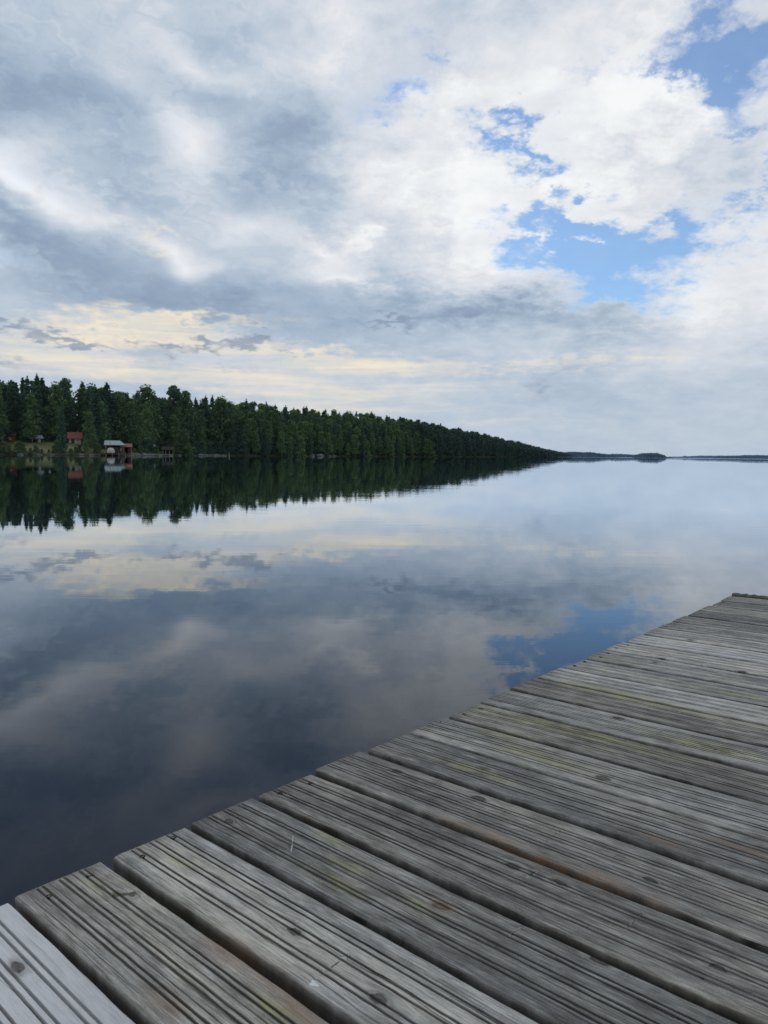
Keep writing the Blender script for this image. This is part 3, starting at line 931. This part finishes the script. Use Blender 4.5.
# pale grey roofed privy
vx, vy = spot(152.5, 240)
pv = empty('grey_outhouse', (vx, vy, ground_z(vx, vy) + .2), face_rz(vx, vy))
tag(pv, 'narrow outhouse with a pale grey roof between the boathouse and the brown shelter', 'outhouse')
walls(pv, 1.5, 1.5, -.5, 1.9, 2.5, simple('blue_grey_boards', (.05, .058, .06), .8, .25, 4))
gable(pv, 'roof', 1.5, 1.5, 1.95, 2.6, .18, simple('dull_grey_roof', (.15, .16, .17)))
MB().box(-.4, .4, -.81, -.755, -.45, 1.5).build('door', DARKWALL, pv)

# pale jetty at the point
qx, qy = spot(211, 268)
pj = empty('pale_jetty', (qx, qy, 0), face_rz(qx, qy) + .05)
tag(pj, 'low pale grey jetty lying along the shore right of the brown shelter', 'jetty')
mb = MB()
for k in range(36): mb.box(-4.4 + k * .245, -4.17 + k * .245, -.9, .9, .30, .36)
mb.build('planking', simple('pale_planks', (.24, .25, .24), .8, .25, 5), pj)
MB().box(-4.4, 4.4, -.85, -.73, .1, .297).box(-4.4, 4.4, .73, .85, .1, .297).build('beam', OLDWOOD, pj)
for k in range(4):
    MB().tube([(-4.2 + k * 2.8, -.98, -1), (-4.2 + k * 2.8, -.98, .62)], [.06, .055], 8).build('pile', TANWALL, pj)
# white marker stake standing in the water
wx_, wy_ = spot(229, 262)
ws = empty('marker_stake', (wx_, wy_, 0)); tag(ws, 'thin white stake standing in the water right of the pale jetty', 'stake')
MB().tube([(0, 0, -1), (.02, 0, .95)], [.05, .04], 8).build('stick', WHITE, ws)
MB().lathe([(.075, .85), (.085, .9), (.085, 1.05), (.05, 1.1), (0, 1.1)], 8).build('cap', WHITE, ws)
# landing with pale stakes at the left shore
lx, ly = spot(28, 198.5)
ld = empty('stake_landing', (lx, ly, 0), face_rz(lx, ly)); tag(ld, 'small landing stage on grey stakes at the left shore below the grey hut', 'landing stage')
MB().box(-1.5, 1.5, -.6, .8, .42, .5).build('planking', OLDWOOD, ld)
for xx in (-1.35, -.4, .4, 1.3): MB().tube([(xx, -.66, -.8), (xx, -.66, .95)], [.06, .05], 8).build('pile', OLDWOOD, ld)


# boulders along the waterline
def boulder(seed, r):
    rng = np.random.default_rng(seed)
    import bmesh
    bm = bmesh.new(); bmesh.ops.create_icosphere(bm, subdivisions=3, radius=1)
    ph = rng.uniform(0, 6, 9)
    for v in bm.verts:
        p = v.co; k = 1 + .16 * math.sin(2.3 * p.x + ph[0]) + .14 * math.sin(3.1 * p.y + ph[1]) + .1 * math.sin(4.7 * p.z + ph[2] + p.x * 2) + .05 * math.sin(9 * p.y + ph[3])
        v.co = Vector((p.x * 1.3, p.y, p.z * .62)) * k * r
    me = bpy.data.meshes.new('boulder'); bm.to_mesh(me); bm.free(); me.materials.append(STONE)
    me.polygons.foreach_set('use_smooth', [True] * len(me.polygons))
    return me


BM_ = [boulder(k, 1.) for k in range(4)]
rock_spots = [(126, 1.1), (131, .8), (136, .7), (141, .9), (145, .8), (150, .9), (155, .7), (161, .6), (174, .8), (179, .7), (186, .6), (199, .9), (204, .8), (219, .9), (226, .6),
              (22, .6), (44, .5), (47, .55), (82, .5), (86, .6), (89, .5), (93, .6), (312, 1.2), (317, 1.5), (322, 1.1), (328, .9), (334, .7)]
for k, (px, r) in enumerate(rock_spots):
    s = s_of(px, -.2); x, y, z = on_shore(s, random.uniform(-.5, .3))
    o = link(bpy.data.objects.new('boulder', BM_[k % 4])); o.location = (x, y, .04); o.rotation_euler = (0, 0, random.uniform(0, 6)); o.scale = (r, r, r)
    if px < 100: lb, gr = 'grey boulder at the waterline left of the boathouse', 'boulders left of the boathouse'
    elif px < 300: lb, gr = 'grey boulder at the waterline between the boathouse and the pale jetty', 'boulders right of the boathouse'
    else: lb, gr = 'pale boulder on the small rocky point beyond the jetties', 'boulders on the rocky point'
    tag(o, lb, 'boulder', gr)
#@@DOCK@@
# ================================================================== DOCK
TH, PITCHP = 0.728277, .135
DU = Vector((math.sin(TH), math.cos(TH), -.0006288)); DV = Vector((math.cos(TH), -math.sin(TH), .0235626))
SD = DECK_DROP
U0, V0 = .669941 * SD, -1.746342 * SD
ex = DV.normalized(); ez = ex.cross(DU).normalized(); ey = ez.cross(ex)
org = Vector((0, 0, CAM_H - SD)) + DU * U0 + DV * V0
dock = bpy.data.objects.new('wooden_dock', None); COL.objects.link(dock)
DM = Matrix(((ex.x, ey.x, ez.x, org.x), (ex.y, ey.y, ez.y, org.y), (ex.z, ey.z, ez.z, org.z), (0, 0, 0, 1)))
dock.matrix_world = DM
tag(dock, 'weathered grey plank dock with grooved boards filling the lower right foreground', 'dock')
DMI = DM.inverted()


def on_deck(px, py):
    """deck coordinates (along the boards, across the boards) of a mark seen at px, py"""
    d = Vector(ray(px, py)); o = Vector((0, 0, CAM_H))
    lo = DMI @ o; ld_ = DMI.to_3x3() @ d
    t = -lo.z / ld_.z
    p = lo + ld_ * t
    return p.x, p.y


def wood(name, pale=0.):
    mt, nt, out = material(name)
    tc = nt.new('ShaderNodeTexCoord').outputs['Object']
    rnd = nt.new('ShaderNodeObjectInfo').outputs['Random']
    gro = nt.attr('groove')[2]; lic = nt.attr('lichen')[2]; org_ = nt.attr('orange')[2]; edge_dark = nt.attr('edge_dark')[2]
    kx, ky, km = nt.xyz(nt.attr('knot')[1])
    X, Y, Z = nt.xyz(tc)
    off = nt.m('MULTIPLY', rnd, 173.)
    rr = nt.m('SQRT', nt.m('ADD', nt.m('POWER', nt.m('MULTIPLY', kx, .55), 2.), nt.m('POWER', ky, 2.)))
    kb = nt.m('MULTIPLY', nt.m('EXPONENT', nt.m('MULTIPLY', nt.m('POWER', nt.m('DIVIDE', rr, .020), 2.), -1.)), km)
    # grain lines run along the board, wander a little and swirl round the knots
    wob = nt.noise(nt.comb(nt.m('MULTIPLY', X, 2.2), nt.m('MULTIPLY', Y, 9.), off), 1., 3., .5)[0]
    y2 = nt.m('ADD', nt.m('ADD', Y, nt.m('MULTIPLY', nt.m('SUBTRACT', wob, .5), .0016)), nt.m('MULTIPLY', nt.m('MULTIPLY', ky, kb), -.75))
    gA = nt.noise(nt.comb(nt.m('MULTIPLY', X, 4.2), nt.m('MULTIPLY', y2, 380.), off), 1., 5., .62)[0]
    gB = nt.noise(nt.comb(nt.m('MULTIPLY', X, 26.), nt.m('MULTIPLY', y2, 700.), nt.m('ADD', off, 9.)), 1., 3., .6)[0]
    crk = nt.noise(nt.comb(nt.m('MULTIPLY', X, 2.6), nt.m('MULTIPLY', y2, 420.), nt.m('ADD', off, 31.)), 1., 2., .5)[0]
    big = nt.noise(nt.comb(nt.m('MULTIPLY', X, 3.), nt.m('MULTIPLY', Y, 14.), nt.m('ADD', off, 5.)), 1., 5., .62)[0]
    blot = nt.noise(nt.comb(nt.m('MULTIPLY', X, 18.), nt.m('MULTIPLY', Y, 45.), off), 1., 5., .65)[0]
    spk = nt.noise(tc, 900., 2., .5)[0]
    v = nt.m('ADD', nt.m('ADD', nt.m('MULTIPLY', gA, .40), nt.m('MULTIPLY', gB, .54)), nt.m('ADD', nt.m('MULTIPLY', big, .42), nt.m('ADD', nt.m('MULTIPLY', nt.m('SUBTRACT', spk, .5), .22), nt.m('MULTIPLY', nt.m('SUBTRACT', blot, .5), .38))))
    v = nt.m('ADD', v, nt.m('MULTIPLY', nt.m('SUBTRACT', rnd, .5), .2))
    v = nt.m('MULTIPLY_ADD', nt.m('SUBTRACT', v, .67), 1.7, .53)
    if pale:
        v = nt.m('MULTIPLY_ADD', v, .7, .2)
        c = nt.ramp(v, [(.2, (.32, .317, .318)), (.5, (.49, .488, .488)), (.8, (.62, .618, .618))])
    else:
        c = nt.ramp(v, [(.12, (.050, .046, .042)), (.36, (.146, .140, .131)), (.56, (.272, .267, .258)), (.86, (.53, .53, .525))])
        # brownish and greenish weathering
        c = nt.mix(nt.m('ADD', nt.step(big, .42, .68, 0., .35), nt.m('MULTIPLY', nt.m('FRACT', nt.m('MULTIPLY', rnd, 7.31)), .4), clamp=True), c, nt.vm('MULTIPLY', c, (1.10, .99, .76)))
        c = nt.mix(nt.m('MULTIPLY', nt.step(blot, .55, .75, 0., .5), nt.step(big, .5, .4, 0., 1.)), c, (.10, .105, .085, 1))
    # open checks
    ck = nt.step(crk, .68, .71, 0., .95 if not pale else .5)
    c = nt.mix(ck, c, (.02, .018, .016, 1))
    # knots: rings and a dark heart
    ring = nt.m('SINE', nt.m('ADD', nt.m('MULTIPLY', rr, 1300.), nt.m('ADD', nt.m('MULTIPLY', gA, 9.), nt.m('MULTIPLY', blot, 14.))))
    kmask = nt.m('MULTIPLY', nt.step(nt.m('ADD', rr, nt.m('MULTIPLY', nt.m('SUBTRACT', blot, .5), .014)), .014, .006, 0., 1.), km)
    c = nt.mix(nt.m('MULTIPLY', kmask, .6), c, nt.ramp(nt.m('MULTIPLY_ADD', ring, .25, .5), [(.2, (.07, .058, .045)), (.8, (.23, .21, .18))]))
    rim = nt.m('MULTIPLY', nt.m('MULTIPLY', nt.step(rr, .017, .011, 0., 1.), nt.step(rr, .007, .011, 0., 1.)), nt.m('MULTIPLY', km, nt.step(gA, .42, .6, 0., .6)))
    c = nt.mix(rim, c, (.34, .325, .30, 1))
    heart = nt.m('MULTIPLY', nt.step(nt.m('ADD', rr, nt.m('MULTIPLY', nt.m('SUBTRACT', blot, .5), .02)), .0072, .0052, 0., 1.), km)
    c = nt.mix(nt.m('MULTIPLY', heart, nt.m('MULTIPLY_ADD', gB, 1.2, .12), clamp=True), c, (.026, .021, .016, 1))
    # lichen, rust-brown stain, darker sides and ends
    lm = nt.m('MULTIPLY', lic, nt.step(nt.m('ADD', nt.m('MULTIPLY', blot, .6), nt.m('MULTIPLY', gA, .5)), .44, .66, 0., 1.))
    c = nt.mix(nt.m('MULTIPLY', lm, .7), c, nt.mix(gB, (.19, .19, .06, 1), (.40, .38, .13, 1)))
    dm = nt.m('MULTIPLY', edge_dark, nt.step(big, .3, .65, .75, 1.))
    c = nt.mix(nt.m('MULTIPLY', dm, .88), c, (.026, .023, .018, 1))
    om = nt.m('MULTIPLY', org_, nt.step(nt.m('ADD', nt.m('MULTIPLY', blot, .6), nt.m('MULTIPLY', gA, .4)), .40, .54, 0., 1.))
    c = nt.mix(nt.m('MULTIPLY', om, .85), c, nt.mix(gA, (.11, .052, .024, 1), (.29, .165, .085, 1)))
    gm = nt.m('MULTIPLY', nt.m('MULTIPLY', gro, .72 if pale else 1.), nt.step(nt.m('ADD', nt.m('MULTIPLY', blot, .4), nt.m('MULTIPLY', wob, .6)), .25, .50, .72, 1.))
    c = nt.mix(nt.m('MULTIPLY', gm, .98), c, (.016, .014, .012, 1))
    h = nt.m('ADD', nt.m('ADD', nt.m('MULTIPLY', gA, .0011), nt.m('MULTIPLY', gB, .0006)), nt.m('ADD', nt.m('MULTIPLY', ck, -.0016), nt.m('MULTIPLY', blot, .0006)))
    h = nt.m('ADD', h, nt.m('MULTIPLY', heart, -.0015))
    bp = nt.new('ShaderNodeBump', {'Height': h, 'Strength': .85, 'Distance': 1.})
    b = nt.new('ShaderNodeBsdfPrincipled', {'Base Color': c, 'Roughness': nt.m('MULTIPLY_ADD', gA, .2, .58), 'Specular IOR Level': .28, 'Normal': bp.outputs[0]})
    nt.l.new(b.outputs[0], out.inputs[0])
    return mt


WOOD = wood('weathered_grey_wood')
PALEW = wood('pale_new_wood', 1.)
SCREW = simple('rusty_screw', (.022, .017, .014), .55, .4, 300, .4, .6)

KNOTS = [on_deck(*p) for p in ((119, 896), (229, 821), (294, 932), (19, 966), (397, 772), (479, 799), (484, 769), (602, 778), (513, 866), (618, 718), (706, 747),
                              (726, 752), (743, 671), (662, 658), (650, 881), (718, 968), (131, 894), (560, 883), (690, 640), (735, 618), (655, 662), (440, 905), (600, 960), (380, 1000))]
KNOTS += [(random.uniform(.9, 2.2), random.uniform(-1, 3)) for _ in range(14)]
LICHEN = [(on_deck(*p), a, b_) for p, a, b_ in (((101, 889), .035, .008), ((332, 880), .05, .012), ((352, 867), .04, .01), ((500, 736), .06, .03), ((540, 757), .10, .03), ((575, 731), .2, .03),
                                              ((182, 862), .03, .01), ((700, 745), .12, .03), ((640, 700), .2, .02), ((420, 905), .04, .01), ((470, 770), .08, .015), ((715, 690), .2, .025), ((610, 690), .15, .02), ((330, 838), .03, .008), ((275, 1012), .04, .01), ((590, 655), .15, .03))]
ORANGE = [(on_deck(*p), a, b_) for p, a, b_ in (((519, 851), .10, .012), ((590, 876), .10, .012), ((480, 832), .07, .010), ((553, 862), .08, .016), ((230, 950), .05, .02), ((287, 995), .05, .013), ((305, 1015), .04, .012),
                                              ((165, 1003), .03, .012), ((660, 842), .05, .008), ((740, 850), .05, .010), ((445, 905), .025, .008), ((270, 975), .05, .015))]
W_ = .1196
LEN = 2.25


def plank(i, pale=False):
    y0 = i * PITCHP + .0045 + (random.uniform(-.0012, .0012)) + (.0055 if pale else 0)
    wd = W_ + random.uniform(-.0015, .0015)
    rng = np.random.default_rng(900 + i)
    xs = np.r_[np.array([0, .0015, .004, .008]), np.arange(.018, 1.05, .01), np.arange(1.06, LEN + .001, .05)]
    # profile across the board
    gs = [wd * f for f in (.26, .51, .75)]
    prof = []                                               # (y, z, groove)
    r = .0036
    prof.append((.0, -.028, 0)); prof.append((.0, -.012, 0))
    for a in (0, 30, 60, 90): prof.append((r - r * math.cos(R_(a)), -r + r * math.sin(R_(a)), 0))
    extra = [] if i % 4 != 0 else [wd * .37, wd * .63]
    sep = .0041 + rng.uniform(-.0003, .0006)
    cen = sorted([(g + s * sep, 1.) for g in gs for s in (-1, 1)] + [(g, .55) for g in extra])
    last = prof[-1][0]
    for gc, dep in cen:
        hw = .0016 * (1 if dep == 1 else .6)
        a = gc - hw
        if a - last > .012: prof.append(((a + last) / 2, 0, 0))
        prof += [(gc - hw * 1.3, 0, 0), (gc - hw * .95, -.0012 * dep, dep), (gc, -.0040 * dep, dep), (gc + hw * .95, -.0012 * dep, dep), (gc + hw * 1.3, 0, 0)]
        last = gc + hw
    prof.append(((last + wd - r) / 2, 0, 0))
    for a in (90, 60, 30, 0): prof.append((wd - r + r * math.cos(R_(a)), -r + r * math.sin(R_(a)), 0))
    prof.append((wd, -.012, 0)); prof.append((wd, -.028, 0))
    pf = np.array(prof); m = len(pf); n = len(xs)
    Xg, _ = np.meshgrid(xs, pf[:, 0], indexing='ij')
    Yg = np.tile(pf[:, 0], (n, 1)); Zg = np.tile(pf[:, 1], (n, 1)); G = np.tile(pf[:, 2], (n, 1))
    # weather: groove depth varies, edges are worn, the board bows slightly, its end is ragged
    ph = rng.uniform(0, 6.28, 8)
    gd = .75 + .35 * np.sin(xs * 5 + ph[0]) * np.sin(xs * 2.1 + ph[1]); gd = np.clip(gd, .3, 1.15)[:, None]
    inner = (Zg > -.0045) & (G > 0)
    Zg = np.where(inner, Zg * gd, Zg); G = np.clip(G * (.45 + .55 * gd), 0, 1)
    bow = .0012 * np.sin(xs * 2.3 + ph[2]) + .0005 * np.sin(xs * 9 + ph[3])
    cup = (pf[:, 0] / wd - .5) ** 2 * .0035 * rng.uniform(-.4, 1.)
    Zg = Zg + bow[:, None] - cup[None, :] + rng.uniform(-.0015, .0012)
    edge = .0003 * np.sin(xs * 23 + ph[4]) + .0003 * np.sin(xs * 61 + ph[5]) + .0002 * np.sin(xs * 3.1 + ph[6])
    sidek = np.where(pf[:, 0] < .0035, 1., np.where(pf[:, 0] > wd - .0035, -1., 0.))
    Yg = Yg + edge[:, None] * sidek[None, :]
    Zg = Zg + rng.normal(0, .00012, Zg.shape)
    e0 = rng.uniform(-.005, .005) + .0012 * np.sin(pf[:, 0] * 170 + ph[7]) + rng.normal(0, .0007, m) + rng.uniform(-.03, .03) * (pf[:, 0] - wd / 2)
    fade = np.exp(-xs / .05)[:, None]
    Xg = Xg + e0[None, :] * fade
    drop = np.where(xs < .01, -.0022 * (1 - xs / .005).clip(0, 1) ** 2, 0)[:, None]
    Zg = Zg + drop * (Zg > -.011)
    V = np.stack([Xg, Yg, Zg], -1).reshape(-1, 3)
    idx = np.arange(n * m).reshape(n, m)
    Q = np.stack([idx[:-1, :-1], idx[1:, :-1], idx[1:, 1:], idx[:-1, 1:]], -1).reshape(-1, 4)
    # bottom strip and end faces
    bot = np.stack([idx[:-1, -1], idx[1:, -1], idx[1:, 0], idx[:-1, 0]], -1)
    ends = []
    for row, flip in ((0, False), (n - 1, True)):
        for j in range(m // 2):
            q = [idx[row, j], idx[row, j + 1], idx[row, m - 2 - j], idx[row, m - 1 - j]]
            if len(set(q)) == 4: ends.append(q[::-1] if flip else q)
    me = np_mesh('plank', V, np.concatenate([Q, bot, np.array(ends)]), PALEW if pale else WOOD, False)
    sm = np.zeros(len(me.polygons), dtype=bool); me.polygons.foreach_set('use_smooth', sm)
    # masks for grooves, lichen, stain, darker sides and ends
    wy = V[:, 1] + y0; wx = V[:, 0]
    G_ = G.reshape(-1)
    me.attributes.new('groove', 'FLOAT', 'POINT').data.foreach_set('value', G_.astype(np.float32))
    def spots_(lst):
        a = np.zeros(len(V))
        for (c, sx, sy) in lst: a = np.maximum(a, np.exp(-((wx - c[0]) / sx) ** 2 - ((wy - c[1]) / sy) ** 2))
        return a
    me.attributes.new('lichen', 'FLOAT', 'POINT').data.foreach_set('value', (spots_(LICHEN) * (0 if pale else 1.1)).astype(np.float32))
    me.attributes.new('orange', 'FLOAT', 'POINT').data.foreach_set('value', (spots_(ORANGE) * (0 if pale else .9)).astype(np.float32))
    low = np.clip((-V[:, 2] - .0012) / .008, 0, 1)  # darker down the sides of the board
    ends_d = np.exp(-np.clip(wx, 0, 9) / .02) * .45
    me.attributes.new('edge_dark', 'FLOAT', 'POINT').data.foreach_set('value', np.clip(np.maximum(low * (.3 if pale else .95), ends_d * (0 if pale else 1)), 0, 1).astype(np.float32))
    ks = [k for k in KNOTS if y0 - .01 < k[1] < y0 + wd + .01]
    kv = np.zeros((len(V), 3))
    if ks:
        # whole columns of the board go to one knot, so the offsets stay linear inside each cell
        ka = np.array(ks); j = np.argmin(np.abs(xs[:, None] - ka[None, :, 0]), 1)
        j = np.repeat(j, m)
        kv[:, 0] = wx - ka[j, 0]; kv[:, 1] = wy - ka[j, 1]; kv[:, 2] = 1
    me.attributes.new('knot', 'FLOAT_VECTOR', 'POINT').data.foreach_set('vector', kv.astype(np.float32).ravel())
    o = link(bpy.data.objects.new('plank', me), dock); o.location = (0, y0, 0)
    if pale: o['label'] = 'paler newer plank'
    return o, y0, wd, rng


# a screw: countersunk head with a drive recess, sunk in its own dark dimple
smb = MB().lathe([(.0050, -.0042), (.0048, -.0014), (.0042, -.0007), (.0036, -.0006), (.0022, -.0009), (.0016, -.0022), (.0006, -.0023)], 12)
SCM = smb.mesh('screw', SCREW, True)
for i in range(-7, 22):
    pale = i < 0
    o, y0, wd, rng = plank(i, pale)
    for x in (.024, .735, 1.46, 2.19):
        for f in (.245, .745):
            sc = link(bpy.data.objects.new('screw', SCM), o)
            sc.location = (x + rng.uniform(-.008, .008), wd * f + rng.uniform(-.002, .002), .0006); sc.rotation_euler = (rng.uniform(-.06, .06), rng.uniform(-.06, .06), rng.uniform(0, 6))

BEAM = simple('dark_wet_beam', (.04, .036, .03), .85, .35, 8)
for x in (.012, .71, 1.435, 2.165):
    MB().box(x, x + .048, -.96, 22 * PITCHP - .01, -.178, -.030).build('joist', BEAM, dock)
for (x, y) in ((.12, .4), (.12, 2.6), (2.05, .4), (2.05, 2.6)):
    MB().tube([(x, y, -2.6), (x, y, -.2)], [.075, .075], 12).build('pile', BEAM, dock)
# short cap board on the far end
eb = MB()
L0, L1 = .0, .26
pts = []
n = 26
for k in range(n + 1):
    x = L0 + (L1 - L0) * k / n
    j = .0015 * math.sin(k * 1.7) + .001 * math.sin(k * 4.1)
    pts += [(x, 22 * PITCHP - .002, -.03), (x, 22 * PITCHP - .002 + j * .3, .006 + j), (x, 22 * PITCHP + .006, .011 + j), (x, 22 * PITCHP + .030, .010 + j), (x, 22 * PITCHP + .036, .005), (x, 22 * PITCHP + .036, -.10)]
fs = [(k * 6 + a, (k + 1) * 6 + a, (k + 1) * 6 + a + 1, k * 6 + a + 1) for k in range(n) for a in range(5)]
fs += [tuple(range(6))[::-1], tuple(n * 6 + a for a in range(6))]
eb.add(pts, fs)
ebo = eb.build('end_board', simple('dark_end_board', (.085, .08, .07), .85, .4, 40), dock)

# a pale straw and a bird dropping lying on the boards
x, y = on_deck(291, 854); x1_, y1_ = on_deck(293, 838)
dx_, dy_ = x1_ - x, y1_ - y
st = MB().tube([(dx_ * t, dy_ * t + .0012 * math.sin(t * 3), .0022 + .001 * math.sin(t * 3)) for t in (0, .33, .66, 1)], [.0009, .0009, .0008, .0006], 6).build('straw', simple('dry_straw', (.45, .43, .36), .8, .1, 50))
st.matrix_world = DM @ Matrix.Translation((x, y, .0006))
tag(st, 'thin pale straw lying across the third grey plank of the dock', 'straw')
x, y = on_deck(314, 985)
rng = np.random.default_rng(5)
vs = [(0, 0, .0012)]; n = 22
for k in range(n):
    a = 2 * math.pi * k / n; r = .0036 * (1 + .45 * math.sin(3 * a + 1) * rng.uniform(.4, 1)) ; vs.append((r * 1.5 * math.cos(a), r * math.sin(a), .0002))
bd = MB().add(vs, [(0, k + 1, (k + 1) % n + 1) for k in range(n)]).build('bird_dropping', simple('chalky_white', (.6, .6, .58), .9, .2, 200), None, True)
bd.matrix_world = DM @ Matrix.Translation((x, y, .0012))
tag(bd, 'small white bird dropping on a dock plank near the bottom edge', 'dropping')
